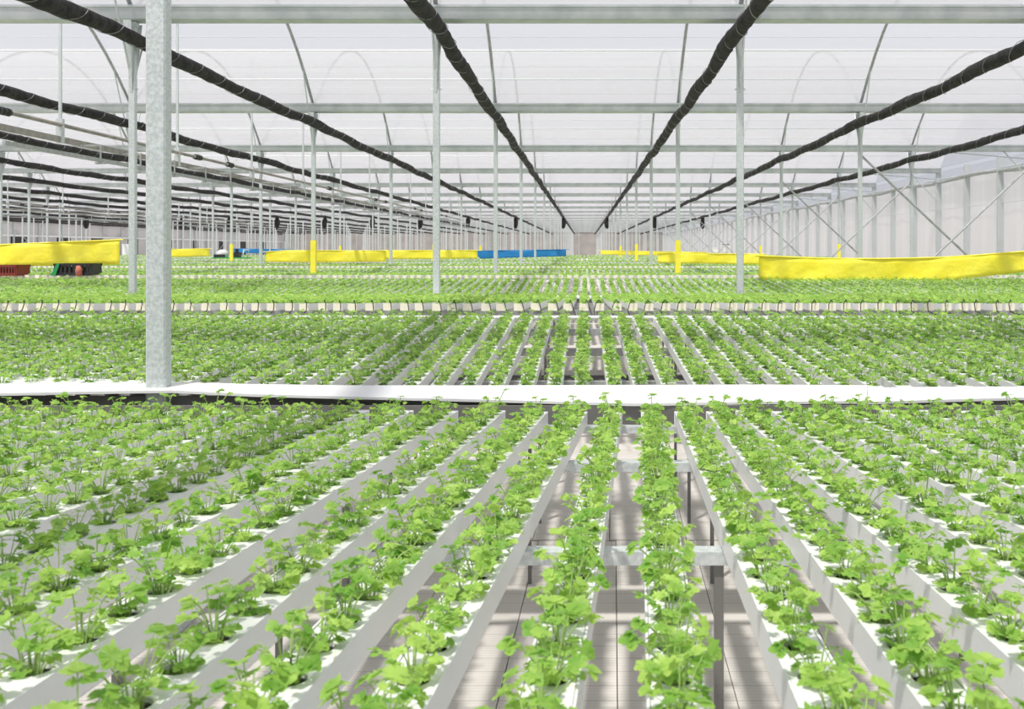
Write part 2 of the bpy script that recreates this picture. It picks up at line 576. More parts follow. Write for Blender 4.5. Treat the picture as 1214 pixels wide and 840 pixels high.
for i, x in enumerate(ROWS):
    off = 0.15 if x < 0 else -0.15
    o = ob('shade_net_roll', None, None, (x + off, 0, HC + 2.71))
    a, c = nets[i % 3]
    ob('net', a, o)
    ob('tie_cord', c, o)
    lab = {-1.95: 'thick black rolled shade net along the post row, thick-post side of the floor gap',
           2.05: 'thick black rolled shade net above the row of yellow-wrapped posts by the floor gap',
           6.05: 'black rolled shade net passing over the long yellow sheet',
           10.05: 'black rolled shade net nearest the pale side wall',
           -5.95: 'black rolled shade net passing behind the thick square post at its top',
           -9.95: 'black rolled shade net running just above the hanging irrigation rail'}.get(round(x, 2))
    if lab: tag(o, lab, 'shade net')
    else: tag(o, 'black rolled shade net, %s past the hanging irrigation rail' % nth(round((-9.95 - x) / 4)), 'shade net', 'rolled nets past the irrigation rail')
def bundle(seed):
    r = random.Random(seed)
    pts = [(r.uniform(-.03, .03), 0, 0.0), (r.uniform(-.05, .05), 0, -0.25), (r.uniform(-.05, .05), 0.03, -0.5), (0, 0, -0.85), (0.03, 0, -0.95)]
    return MB().tube(pts, [0.10, 0.21, 0.23, 0.17, 0.08], 8).mesh('net_bundle', M['net'], True)
bms = [bundle(s) for s in range(3)]
for i, x in enumerate(ROWS[3:]):
    o = ob('net_bundle', bms[i % 3], None, (x + (0.15 if x < 0 else -0.15), 76.4, HC + 2.66))
    tag(o, 'black bunched net end hanging from a shade net, %s from the pale side wall' % nth(len(ROWS) - 3 - i), 'net bundle', 'hanging net ends')

# ------------------------------------------------------------------ irrigation rails
def rail_set(x, h, y0, y1, label):
    root = ob('irrigation_rail', None, None, (x, y0, HC + h))
    L = y1 - y0
    b = MB(); b.box(-0.025, 0.025, 0, L, -0.045, 0.045)
    ob('rail', b.mesh('rail', M['rust']), root)
    b = MB(); b.box(0.33, 0.37, 0, L, -0.30, -0.24)
    ob('rail', b.mesh('rail', M['galv_dark']), root)
    b = MB(); b.tube([(0.02, 0, 0.22), (0.02, L, 0.22)], 0.032, 8)
    ob('water_pipe', b.mesh('water_pipe', M['rust'], True), root)
    b = MB()
    for k in range(3): b.tube([(0.02, 0.1 * k - 0.14, 0.22), (0.02, 0.1 * k - 0.07, 0.22)], 0.058, 8)
    cp = b.mesh('coupling', M['black'], True)
    b = MB(); b.box(-0.02, 0.02, -0.015, 0.015, 0.04, 3.0); b.box(-0.05, 0.05, -0.03, 0.03, -0.06, 0.32)
    hg = b.mesh('hanger', M['galv'])
    b = MB(); b.box(0.0, 0.35, -0.012, 0.012, -0.05, -0.02); b.box(0.34, 0.36, -0.012, 0.012, -0.26, -0.02); b.box(0.27, 0.43, -0.02, 0.02, -0.33, -0.30)
    dr = b.mesh('drop_clip', M['galv_dark'])
    k = 0
    y = 1.9
    while y < L - 1:
        o = ob('hanger', hg, root, (0, y, 0))
        zr = roof_z((y0 + y - 4) % 8) - (HC + h)
        o.scale = (1, 1, (zr - 0.03) / 3.0)
        ob('coupling', cp, root, (0, y + (0.9 if k % 2 else -1.4), 0))
        for q in (0.5, 1.8, 3.1):
            ob('drop_clip', dr, root, (0, y + q, 0))
        y += 4.0; k += 1
    tag(root, label, 'rail')
rail_set(-8.0, 1.67, 12.0, 60, 'grey double irrigation rail with water pipe hung from rods, crossing behind the thick post')
rail_set(-24.0, 1.67, 32.0, 68, 'far grey irrigation rail hung from rods over the beds by the side wall')

# ------------------------------------------------------------------ grow channels
CW, CH = 0.070, 0.056          # channel width and height
SP = 0.102                     # hole spacing along a channel
def channel_meshes(L, s0, nhole, seg):
    w = CW / 2
    t = 0.0035
    b = MB()
    prof = [(-w + 0.004, -CH), (w - 0.004, -CH), (w, -CH + 0.006), (w, 0), (w - t, 0), (w - t, -CH + 0.006), (-w + t, -CH + 0.006), (-w + t, 0), (-w, 0), (-w, -CH + 0.006)]
    b.prism(prof, 'y', 0, L)
    body = b.mesh('channel_body', M['pvc'])
    b = MB()
    iw = w - t - 0.0009
    z = -0.0015
    b.add([(-iw, 0.003, z), (iw, 0.003, z), (iw, s0, z), (-iw, s0, z)], [(0, 1, 2, 3)])
    hr = 0.0215
    hl = SP / 2
    angs = sorted({round(2 * math.pi * k / seg, 5) for k in range(seg)} | {round(a % (2 * math.pi), 5) for a in (math.atan2(hl, iw), math.atan2(hl, -iw), math.atan2(-hl, iw), math.atan2(-hl, -iw))})
    for k in range(nhole):
        cy = s0 + hl + k * SP
        vs, fs = [], []
        for a in angs:
            c, s = math.cos(a), math.sin(a)
            tt = min(iw / abs(c) if abs(c) > 1e-6 else 9, hl / abs(s) if abs(s) > 1e-6 else 9)
            vs += [(c * tt, cy + s * tt, z), (c * hr, cy + s * hr, z), (c * hr * 0.96, cy + s * hr * 0.96, z - 0.006)]
        m = len(angs)
        for i in range(m):
            j = (i + 1) % m
            fs += [(3 * i, 3 * j, 3 * j + 1, 3 * i + 1), (3 * i + 1, 3 * j + 1, 3 * j + 2, 3 * i + 2)]
        b.add(vs, fs)
    e = s0 + nhole * SP
    if e < L - 0.004:
        b.add([(-iw, e, z), (iw, e, z), (iw, L - 0.003, z), (-iw, L - 0.003, z)], [(0, 1, 2, 3)])
    lid = b.mesh('channel_lid', M['lid'])
    b = MB()
    b.box(-w - 0.002, w + 0.002, -0.006, 0.0, -CH - 0.001, 0.002)
    cap = b.mesh('end_cap', M['cream'])
    b = MB()
    b.box(-w - 0.002, w + 0.002, L, L + 0.004, -CH - 0.001, 0.001)
    return body, lid, cap, b.mesh('end_cap', M['pvc'])

def frame_matrix(p, q):
    d = (q - p).normalized()
    s = d.cross(Vector((0, 0, 1))).normalized()
    u = s.cross(d).normalized()
    m = Matrix((s, d, u)).transposed().to_4x4()
    m.translation = p
    return m

plants = []     # (world position, section)
G_B1 = 'channels running down to the wide drain cover'
# --- first bed: falls away towards the wide white drain cover
h0, sl = 0.465, 0.051
def fall_h(u): return h0 + sl * u
d_far, d_near = F * h0 / 129.0, F * h0 / 490.0
cent = {-4: (494, -209), -3: (545, -38), -2: (598, 150), -1: (647, 309), 0: (691, 467), 1: (729, 645), 2: (770, 804), 3: (806, 985), 4: (841, 1132), 5: (874, 1300)}
for k in range(-5, -26, -1): cent[k] = (cent[k + 1][0] - 51, cent[k + 1][1] - 173)
for k in range(6, 24): cent[k] = (cent[k - 1][0] + (38 if k < 8 else 42), cent[k - 1][1] + 172)
Y0, Y1 = -0.70, 3.71
L1 = (Y1 - Y0) * math.sqrt(1 + sl * sl) - 0.06
NH1 = int((L1 - 0.06) / SP)
ch1 = channel_meshes(L1, 0.03, NH1, 16)
n_ch = 0
for k in sorted(cent):
    xf = (cent[k][0] - VX) / F * d_far
    xn = (cent[k][1] - VX) / F * d_near
    g = (xf - xn) / (d_far - d_near)
    jit = 0 if -1 <= k <= 4 else rng.uniform(0, 0.05)
    ya, yb = Y0 + jit, Y1 + jit
    P = Vector((xf + g * (ya - d_far), ya, HC - fall_h(ya)))
    Q = Vector((xf + g * (yb - d_far), yb, HC - fall_h(yb)))
    mw = frame_matrix(P, Q)
    if not any(inframe(mw @ Vector((0, t, 0)), 200) for t in np.linspace(0.5, L1, 30)): continue
    o = ob('grow_channel', None, None, mw=mw)
    ob('channel_body', ch1[0], o); ob('channel_lid', ch1[1], o); ob('end_cap', ch1[3], o)
    n_ch += 1
    side = 'post' if k <= 1 else 'sheet'
    where = '%s from the floor gap, %s side' % (nth(2 - k if k <= 1 else k - 1), {'post': 'thick-post', 'sheet': 'yellow-sheet'}[side])
    tag(o, 'white grow channel sloping down to wide drain cover, ' + where, 'grow channel', G_B1)
    for j in range(NH1):
        p = mw @ Vector((0, 0.03 + SP / 2 + j * SP, -0.012))
        if p.y < -0.3 or p.y > 3.69: continue
        plants.append((p, 1, (NH1 - j, where)))

# --- second bed: climbs away from the drain cover to the row of cream caps
def rise_h(u): return 0.839 - 0.0545 * u        # u measured like a depth inside the first 8 m module
PITCH = 0.1315
RA, RB = 4.06, 6.50
L2 = (RB - RA) * 1.0015
NH2 = int((L2 - 0.04) / SP)
ch2 = channel_meshes(L2, 0.02, NH2, 8)
FA, FB = 7.30, 11.78
def fall2_h(u): return 0.437 + 0.040 * (u - 7.30)
L3 = (FB - FA) * 1.001
NH3 = int((L3 - 0.04) / SP)
ch3 = channel_meshes(L3, 0.02, NH3, 6)
b = MB(); b.tube([(0.012, -0.004, 0.012), (-0.008, -0.03, 0.03), (-0.03, -0.05, 0.0), (-0.045, -0.10, -0.06), (-0.04, -0.30, -0.09)], 0.0042, 5)
tube3 = b.mesh('feed_tube', M['black'], True)
b = MB(); b.tube([(0.012, -0.004, 0.012), (0.02, -0.03, 0.028), (0.035, -0.05, 0.0), (0.05, -0.10, -0.05), (0.07, -0.28, -0.09)], 0.0042, 5)
tube3b = b.mesh('feed_tube', M['black'], True)

def bed(mod, kind):
    """one bed of channels in the 8 m module 'mod'; yields channel end points"""
    a, c, hf = (RA, RB, rise_h) if kind == 'rise' else (FA, FB, fall2_h)
    y0, y1 = a + 8 * mod, c + 8 * mod
    xa, xb = -693 / F * y1 - 0.8, 521 / F * y1 + 0.8
    xa, xb = max(xa, XL + 1), min(xb, 13.2)
    k0, k1 = int(math.floor((xa + 0.003) / PITCH)), int(math.ceil((xb + 0.003) / PITCH))
    rr = random.Random(mod * 7 + (1 if kind == 'rise' else 2))
    for k in range(k0, k1 + 1):
        x = -0.003 + k * PITCH + rr.uniform(-0.011, 0.011)
        x2 = x + rr.uniform(-0.008, 0.008)
        jit = rr.uniform(-0.03, 0.03)
        yield k, Vector((x, y0 + jit, HC - hf(a))), Vector((x2, y1 + jit, HC - hf(c)))

def gapside(k):
    return '%s from the floor gap, %s side' % (nth(1 - k if k <= 0 else k), 'thick-post' if k <= 0 else 'yellow-sheet')
for k, P, Q in bed(0, 'rise'):
    mw = frame_matrix(P, Q)
    o = ob('grow_channel', None, None, mw=mw); n_ch += 1
    ob('channel_body', ch2[0], o); ob('channel_lid', ch2[1], o); ob('end_cap', ch2[3], o)
    tag(o, 'grow channel between wide drain cover and cream caps, ' + gapside(k), 'grow channel', 'second-bed channels')
    for j in range(NH2):
        plants.append((mw @ Vector((0, 0.02 + SP / 2 + j * SP, -0.012)), 2, 'b'))
for k, P, Q in bed(0, 'fall'):
    mw = frame_matrix(P, Q)
    o = ob('grow_channel', None, None, mw=mw); n_ch += 1
    ob('channel_body', ch3[0], o); ob('channel_lid', ch3[1], o); ob('end_cap', ch3[2], o)
    if inframe(P, 10): ob('feed_tube', tube3 if k > 0 else tube3b, o)
    tag(o, 'grow channel with square cream end cap, ' + gapside(k), 'grow channel', 'cream-capped channels')
    for j in range(NH3):
        plants.append((mw @ Vector((0, 0.02 + SP / 2 + j * SP, -0.012)), 3, 'b'))
far_ch = MB()
cap_b = MB()
def far_box(P, Q, cap):
    w = CW / 2
    far_ch.add([(P.x - w, P.y, P.z), (P.x + w, P.y, P.z), (Q.x + w, Q.y, Q.z), (Q.x - w, Q.y, Q.z), (P.x - w, P.y, P.z - CH), (P.x + w, P.y, P.z - CH), (Q.x + w, Q.y, Q.z - CH), (Q.x - w, Q.y, Q.z - CH)],
               [(0, 1, 2, 3), (0, 4, 5, 1), (1, 5, 6, 2), (0, 3, 7, 4)])
for k, P, Q in bed(1, 'rise'):
    if n_ch < 300:
        mw = frame_matrix(P, Q)
        o = ob('grow_channel', ch2[0], None, mw=mw); n_ch += 1
        ob('channel_lid', ch2[1], o); ob('end_cap', ch2[3], o)
        tag(o, 'white grow channel rising beyond the second drain cover, ' + gapside(k), 'grow channel', 'third-bed channels')
    else:
        far_box(P, Q, False)
    for j in range(NH2):
        plants.append((P + (Q - P) * ((0.02 + SP / 2 + j * SP) / L2), 4, 'b'))
YBED = 66
for mod in range(1, 8):
    for kind in ('fall', 'rise'):
        if kind == 'rise' and mod == 1: continue
        for k, P, Q in bed(mod, kind):
            if Q.y > YBED + 2: continue
            if mod > 3 and k % 2: continue
            far_box(P, Q, True)
            if mod <= 2 and kind == 'fall':
                cap_b.box(P.x - 0.036, P.x + 0.036, P.y - 0.01, P.y, P.z - CH, P.z + 0.002)
            n = (NH2 if kind == 'rise' else NH3)
            step = 1 if mod == 1 else (2 if mod == 2 else 4)
            for j in range(0, n, step):
                plants.append((P + (Q - P) * ((0.07 + j * SP) / (Q - P).length), 5 + mod, 'b'))
o = ob('grow_channels', far_ch.mesh('grow_channels', M['pvc']))
tag(o, 'distant white grow channels filling the beds beyond the second drain cover', 'grow channels', kind='stuff')
o2 = ob('end_caps', cap_b.mesh('end_caps', M['cream']), o); o2['kind'] = 'stuff'

# ------------------------------------------------------------------ bench frames, drain covers, pipe
def bench(name, bars, x0, x1, legx, hf, label, barmat, bt):
    root = ob(name, None, None, (0, bars[0], 0))
    lg = []
    for y in bars:
        zt = HC - hf(y) - CH - 0.002
        b = MB()
        b.prism([(-0.02, 0), (0.02, 0), (0.02, -0.004), (-0.016, -0.004), (-0.016, -bt + 0.004), (0.02, -bt + 0.004), (0.02, -bt), (-0.02, -bt)], 'x', x0, x1)
        ob('crossbar', b.mesh('crossbar', barmat), root, (0, y - bars[0], zt))
        b = MB(); b.box(-0.009, 0.009, -0.009, 0.009, 0, zt - bt)
        lm = b.mesh('leg', M['leg'])
        for x in legx:
            ob('leg', lm, root, (x, y - bars[0], 0))
    tag(root, label, 'bench frame')
bench('bench_frame', [0.0, 0.93, 1.88, 2.87, 3.66], -3.4, 3.4, [0.277 + 1.24 * k for k in range(-3, 3)], fall_h,
      'galvanised bench frame carrying the celery channels in front of the wide drain cover', M['galv'], 0.027)
bench('bench_frame', [4.50, 5.49, 6.31], -5.2, 4.2, [-0.27 + 0.9 * k for k in range(-5, 6)], rise_h,
      'weathered bench frame under the channels between drain cover and cream caps', M['galv_dark'], 0.045)
bench('bench_frame', [7.6, 9.0, 10.4, 11.6], -8, 6.2, [-0.3 + 1.3 * k for k in range(-5, 6)], fall2_h,
      'bench frame hidden under the cream-capped channels', M['galv_dark'], 0.045)

def cover(name, top, bot, hb, hf, label, thick=0.011):
    """board whose back and front edges run at heights hb / hf below the eye"""
    vs, fs = [], []
    n = len(top)
    for i, ((px, pb), (_, pf)) in enumerate(zip(top, bot)):
        h1 = hf[i] if isinstance(hf, (list, tuple)) else hf
        db, df_ = hb * F / (pb - VY), h1 * F / (pf - VY)
        fr = Vector(((px - VX) / F * df_, df_, HC - h1))
        bk = Vector(((px - VX) / F * db, db, HC - hb))
        dn = Vector((0, 0, -thick))
        vs += [fr, bk, fr + dn, bk + dn]
    for i in range(n - 1):
        a, c = 4 * i, 4 * i + 4
        fs += [(a, c, c + 1, a + 1), (a + 2, c + 2, c, a), (a + 1, c + 1, c + 3, a + 3), (a + 3, c + 3, c + 2, a + 2)]
    fs += [(0, 1, 3, 2), (4 * (n - 1), 4 * (n - 1) + 2, 4 * (n - 1) + 3, 4 * (n - 1) + 1)]
    o = ob(name, MB().add(vs, fs).mesh(name, M['white']))
    return tag(o, label, 'drain cover')
cover('drain_cover', [(-180, 444), (0, 446), (100, 448), (203, 452), (300, 455), (420, 456.5), (600, 456.5), (750, 456), (900, 455.5), (1028, 456.5)],
      [(-180, 468), (0, 466), (100, 464), (203, 462.5), (300, 467), (420, 470), (600, 474), (740, 478), (900, 476), (1028, 475)],
      0.598, [0.605, 0.605, 0.605, 0.605, 0.612, 0.62, 0.632, 0.636, 0.636, 0.636], 'long wide white drain cover board around the foot of the thick square post')
cover('drain_cover', [(1000, 459.5), (1100, 458.5), (1214, 458), (1290, 457.5), (1500, 457)], [(1000, 477), (1100, 474), (1214, 471), (1290, 470), (1500, 469)], 0.612, 0.650, 'short white drain cover board tucked under the long one on the yellow-sheet side')
cover('drain_cover', [(-40, 343.5), (273, 345.5)], [(-40, 348), (273, 349.5)], 0.60, 0.60, 'thick white drain cover at the second post line, ending behind the thick post')
cover('drain_cover', [(274, 348.0), (640, 349.5), (1000, 351.5), (1240, 352)], [(274, 350), (640, 352.5), (1000, 354.0), (1240, 354.5)], 0.60, 0.60, 'thin white drain cover strip at the second post line')
# the trough that the covers close; its dark colour paints in the shade there
for y, nm in ((3.98, 'shade-coloured drain trough under the wide white drain cover'), (12.0, 'shade-coloured drain trough under the second drain cover')):
    w = 3.2 if y < 5 else 9
    b = MB(); b.prism([(-0.13, 0), (-0.12, 0), (-0.11, -0.10), (0.11, -0.10), (0.12, 0), (0.13, 0), (0.12, -0.11), (-0.12, -0.11)], 'x', -w, w)
    o = ob('drain_trough', b.mesh('drain_trough', M['leg']), None, (0, y - (0.08 if y < 5 else 0), HC - 0.648))
    tag(o, nm, 'trough')
b = MB(); b.tube([(-4.6, 6.66, HC - 0.50), (3.6, 6.66, HC - 0.505)], 0.017, 10)
tag(ob('supply_pipe', b.mesh('supply_pipe', M['white'], True)), 'thin white supply pipe along the foot of the cream-capped channels', 'pipe')

# ------------------------------------------------------------------ celery
LEAF = [(0.0, 0.0), (0.08, 0.12), (0.15, 0.36), (0.30, 0.55), (0.42, 0.66), (0.50, 0.50), (0.47, 0.27), (0.64, 0.40), (0.76, 0.42), (0.84, 0.27), (0.96, 0.20), (1.05, 0.0)]
LEAF = LEAF + [(u, -v) for u, v in reversed(LEAF[1:-1])]
LEAF9 = [(0, 0), (0.16, 0.40), (0.42, 0.64), (0.48, 0.30), (0.78, 0.42), (1.04, 0.0), (0.78, -0.42), (0.48, -0.30), (0.42, -0.64), (0.16, -0.40)]
LEAF6 = [(0, 0), (0.25, 0.5), (0.7, 0.5), (1.0, 0.0), (0.7, -0.5), (0.25, -0.5)]

def leaflet(base, d, nrm, size, outline, r):
    d = d.normalized()
    s = nrm.cross(d).normalized()
    nn = d.cross(s).normalized()
    cup = r.uniform(0.05, 0.28)
    droop = r.uniform(-0.05, 0.30)
    vs = []
    for u, v in outline:
        z = cup * abs(v) ** 1.3 - droop * u * u * 0.8 + r.uniform(-0.03, 0.03)
        vs.append(base + (d * u + s * v + nn * z) * size)
    n = len(outline)
    if n > 8:
        vs.append(base + (d * 0.45 - nn * 0.02) * size)
        fs = [(i, (i + 1) % n, n) for i in range(n)]
    else:
        fs = [tuple(range(n))] if n < 6 else [(0, 1, 2, 3), (0, 3, 4, 5)]
    return vs, fs

def make_plant(seed, lod):
    """list of (stalk verts, stalk faces, leaf verts, leaf faces)"""
    r = random.Random(seed)
    nst = r.randint(13, 16) if lod == 0 else (12 if lod == 1 else 6)
    res = []
    a0 = r.uniform(0, 6.28)
    for i in range(nst):
        az = a0 + i * 2.4 + r.uniform(-0.35, 0.35)
        inner = i >= nst - 3
        L = r.uniform(0.040, 0.066) if not inner else r.uniform(0.050, 0.078)
        if r.random() < 0.16: L *= 1.3
        t0 = r.uniform(0.05, 0.35)
        t1 = r.uniform(0.7, 1.25) if not inner else r.uniform(0.2, 0.7)
        if i < 5: L *= r.uniform(0.35, 0.6); t1 = r.uniform(0.7, 1.3)
        if lod == 1: L *= 0.95; t1 *= 0.9
        h = Vector((math.cos(az), math.sin(az), 0))
        p = h * r.uniform(0.003, 0.009) + Vector((0, 0, 0.0))
        pts = [p.copy()]
        n = 4
        for k in range(n):
            t = t0 + (t1 - t0) * (k / (n - 1)) ** 1.2
            p = p + (h * math.sin(t) + Vector((0, 0, math.cos(t)))) * (L / n)
            pts.append(p.copy())
        tip = (pts[-1] - pts[-2]).normalized()
        mb = MB()
        if lod == 0: mb.tube(pts, [0.0013, 0.0012, 0.001, 0.0009, 0.0007], 4, False)
        elif lod == 1: mb.tube(pts[::2], 0.0014, 3, False)
        lv = MB()
        # leaf blades: face mostly up and outward
        nrm = (Vector((0, 0, 1)) + h * r.uniform(-0.2, 0.9) + Vector((r.uniform(-.3, .3), r.uniform(-.3, .3), 0))).normalized()
        fwd = (h * 0.8 + tip * 0.5).normalized()
        fwd = (fwd - nrm * fwd.dot(nrm)).normalized()
        sd = nrm.cross(fwd)
        S = r.uniform(0.0125, 0.0185) if lod == 0 else r.uniform(0.014, 0.020)
        if lod == 0: outl, parts = LEAF, [(0, 1.0, 0), (1.15, 0.92, -0.2), (-1.15, 0.92, -0.2), (1.5, 0.6, -0.9), (-1.5, 0.6, -0.9)]
        elif lod == 1: outl, parts = LEAF9, [(0, 1.05, 0), (1.2, 0.95, -0.2), (-1.2, 0.95, -0.2), (1.5, 0.6, -0.9)]
        else: outl, parts = LEAF6, [(0, 1.5, -0.4), (1.9, 1.25, -0.3), (-1.9, 1.25, -0.3)]
        for an, sc, back in parts:
            if sc == 0.6 and r.random() < 0.25: continue
            d = fwd * math.cos(an) + sd * math.sin(an)
            base = pts[-1] + (-fwd * 0.003 if back == 0 else tip * back * 0.012)
            nv = (nrm + Vector((r.uniform(-.4, .4), r.uniform(-.4, .4), 0)) + d * r.uniform(-.1, .3)).normalized()
            lv.add(*leaflet(base, d, nv, S * sc, outl, r))
        res.append((mb.v, mb.f, lv.v, lv.f))
    return res

variants = [make_plant(100 + i, 0) for i in range(9)]
lod1 = [make_plant(200 + i, 1) for i in range(6)]
lod2 = [make_plant(300 + i, 2) for i in range(6)]
lod3 = [make_plant(400 + i, 2)[:4] for i in range(5)]

vmesh = []
for v in variants:
    parts = []
    for sv, sf, lv, lf in v:
        a = bpy.data.meshes.new('stalk'); a.from_pydata(sv, [], sf); a.materials.append(M['stalk']); a.shade_smooth()
        c = bpy.data.meshes.new('leaf'); c.from_pydata(lv, [], lf); c.materials.append(M['leaf'])
        parts.append((a, c))
    vmesh.append(parts)
b = MB(); b.tube([(0, 0, -0.034), (0, 0, 0.0)], [0.014, 0.016], 8)
spm = b.mesh('growing_sponge', M['sponge'])

near = [p for p in plants if p[1] == 1 and inframe(p[0] + Vector((0, 0, 0.04)), 10, 20)]
near.sort(key=lambda p: p[0].y)
single = near[:300]
sid = {id(p) for p in single}
for p, sec, side in single:
    vm = vmesh[rng.randrange(len(vmesh))]
    o = bpy.data.objects.new('celery_plant', None)
    COL.objects.link(o)
    o.empty_display_size = 0.03
    o.location = p
    s = rng.uniform(0.95, 1.3)
    o.scale = (s, s, s * rng.uniform(0.9, 1.1))
    o.rotation_euler = (0, 0, rng.uniform(0, 6.28))
    tag(o, 'celery plant %s from drain cover, channel %s' % (nth(side[0]), side[1]), 'celery plant', 'celery plants in the channels before the wide drain cover')
    ob('growing_sponge', spm, o)
    for a, c in vm:
        st = ob('stalk', a, o)
        ob('leaf', c, st)

def flat(plant):
    vs, tri, mi = [], [], []
    for sv, sf, lv, lf in plant:
        for V, Fc, m in ((sv, sf, 1), (lv, lf, 0)):
            o = len(vs)
            vs += [tuple(x) for x in V]
            for f in Fc:
                for k in range(1, len(f) - 1):
                    tri.append((f[0] + o, f[k] + o, f[k + 1] + o)); mi.append(m)
    return np.array(vs, np.float32), np.array(tri, np.int32), np.array(mi, np.int32)
FL = {0: [flat(v) for v in variants], 1: [flat(v) for v in lod1], 2: [flat(v) for v in lod2], 3: [flat(v) for v in lod3]}
AV, AT, AM = [], [], []
off = 0
for item in plants:
    if id(item) in sid: continue
    p, sec, _ = item
    vis = inframe(p + Vector((0, 0, 0.04)), 260, 260)
    if not vis and sec != 1: continue
    lod = (0 if vis and p.y < 2.5 else 1) if sec == 1 else (1 if sec == 2 else (2 if sec in (3, 4) else 3))
    s = rng.uniform(0.95, 1.3) if sec <= 2 else rng.uniform(0.85, 1.2)
    if sec >= 6: s *= 1.05
    if sec == 7: s *= 1.5
    if sec > 7: s *= 2.0
    v, t, m = FL[lod][rng.randrange(len(FL[lod]))]
    a = rng.uniform(0, 6.28)
    c, sn = math.cos(a) * s, math.sin(a) * s
    w = np.empty_like(v)
    w[:, 0] = v[:, 0] * c - v[:, 1] * sn + p.x
    w[:, 1] = v[:, 0] * sn + v[:, 1] * c + p.y
    w[:, 2] = v[:, 2] * (s if sec <= 6 else s * 0.7) + p.z
    AV.append(w); AT.append(t + off); AM.append(m)
    off += len(v)
V = np.concatenate(AV); T = np.concatenate(AT); MI = np.concatenate(AM)
me = bpy.data.meshes.new('celery_plants')
me.vertices.add(len(V)); me.vertices.foreach_set('co', V.ravel())
me.loops.add(T.size); me.loops.foreach_set('vertex_index', T.ravel())
me.polygons.add(len(T))
me.polygons.foreach_set('loop_start', np.arange(0, T.size, 3, dtype=np.int32))
me.materials.append(M['leaf']); me.materials.append(M['stalk'])
me.polygons.foreach_set('material_index', MI)
me.update(calc_edges=True); me.validate()
o = ob('celery_plants', me)
tag(o, 'thousands of green celery plants filling the beds back to the sheets', 'celery plants', kind='stuff')
print('plants', len(plants), 'single', len(single), 'tris', len(T), 'channels', n_ch, 'posts', len(posts))

# ------------------------------------------------------------------ yellow and blue sheets
def sheet(name, top, bot, d, m, label, seed):
    """hanging plastic sheet; its outline is given at one depth, and it ripples in depth"""
    r = random.Random(seed)
    ph = [r.uniform(0, 6.28) for _ in range(4)]
    x0, x1 = top[0][0], top[-1][0]
    nx, nz = max(14, int((x1 - x0) / 5)), 5
    tx, ty = zip(*top); bx, by = zip(*bot)
    root = ob(name, None, None, at((x0 + x1) / 2, np.interp((x0 + x1) / 2, bx, by), d))
    O = root.location
    vs, fs = [], []
    for j in range(nz + 1):
        for i in range(nx + 1):
            px = x0 + (x1 - x0) * i / nx
            a, c = np.interp(px, tx, ty), np.interp(px, bx, by)
            p = at(px, a + (c - a) * j / nz, d)
            t = (px - x0) * d / F
            t2 = t + 0.35 * j / nz
            p.y += (0.25 + 0.75 * j / nz) * (0.03 * math.sin(t2 * 3.1 + ph[0]) + 0.012 * math.sin(t2 * 8.0 + ph[1] + j * 0.3) + 0.006 * math.sin(t2 * 17 + ph[2] - j * 0.4))
            vs.append(p - O)
    for j in range(nz):
        for i in range(nx):
            k = j * (nx + 1) + i
            fs.append((k, k + nx + 1, k + nx + 2, k + 1))
    o = ob('cloth', MB().add(vs, fs).mesh('cloth', m, True), root)
    sm = o.modifiers.new('thick', 'SOLIDIFY'); sm.thickness = 0.004
    b = MB(); b.tube([at(x0 - 4, ty[0], d) - O] + [at(px, np.interp(px, tx, ty), d) - O for px in np.linspace(x0, x1, 12)] + [at(x1 + 4, ty[-1], d) - O], 0.012, 5)
    ob('top_cord', b.mesh('top_cord', m), root)
    tag(root, label, 'sheet')
sheet('yellow_sheet', [(900, 303), (985, 306.5), (1060, 306.5), (1130, 304.5), (1214, 298), (1300, 291)], [(900, 331.5), (960, 335.5), (1020, 337), (1110, 334), (1214, 322.5), (1300, 312)], 14.35, M['yellow'], 'long rippled yellow plastic sheet in front of the pale side wall', 1)
sheet('yellow_sheet', [(-70, 294), (0, 290), (142, 284)], [(-70, 318), (0, 316), (143, 313.5)], 15.75, M['yellow'], 'yellow plastic sheet hanging above the red and black crates', 2)
sheet('yellow_sheet', [(190, 295.5), (248, 294.5)], [(190, 305), (248, 303.5)], 37, M['yellow'], 'short yellow sheet beside the spray cart', 3)
sheet('yellow_sheet', [(315, 298.5), (340, 296.5), (457, 297)], [(315, 310.5), (380, 311), (457, 310)], 30, M['yellow'], 'yellow sheet stretched behind the nearer yellow-wrapped post', 4)
sheet('yellow_sheet', [(457, 296.5), (566, 296.5)], [(457, 307), (530, 306.5), (566, 306)], 34, M['yellow'], 'yellow sheet joining the blue sheet end to end', 5)
sheet('blue_sheet', [(565, 297), (600, 296.5), (671, 295.5)], [(565, 303), (570, 306.5), (671, 303.5)], 38, M['blue'], 'long blue plastic sheet next to the floor gap', 6)
sheet('blue_sheet', [(277, 294.5), (345, 295.5)], [(277, 299.5), (345, 301)], 52, M['blue'], 'small blue sheet behind the spray cart', 7)
sheet('yellow_sheet', [(640, 296), (671, 295.5)], [(640, 300), (671, 299)], 60, M['yellow'], 'tiny far yellow sheet behind the blue sheet end', 10)
sheet('yellow_sheet', [(780, 299.8), (905, 301)], [(780, 311.5), (905, 313.5)], 27.5, M['yellow'], 'yellow sheet behind the end of the long rippled sheet', 8)
sheet('yellow_sheet', [(712, 296.8), (838, 298.8)], [(712, 301.5), (838, 303.5)], 50, M['yellow'], 'far narrow yellow sheet along the wrapped posts by the floor gap', 9)

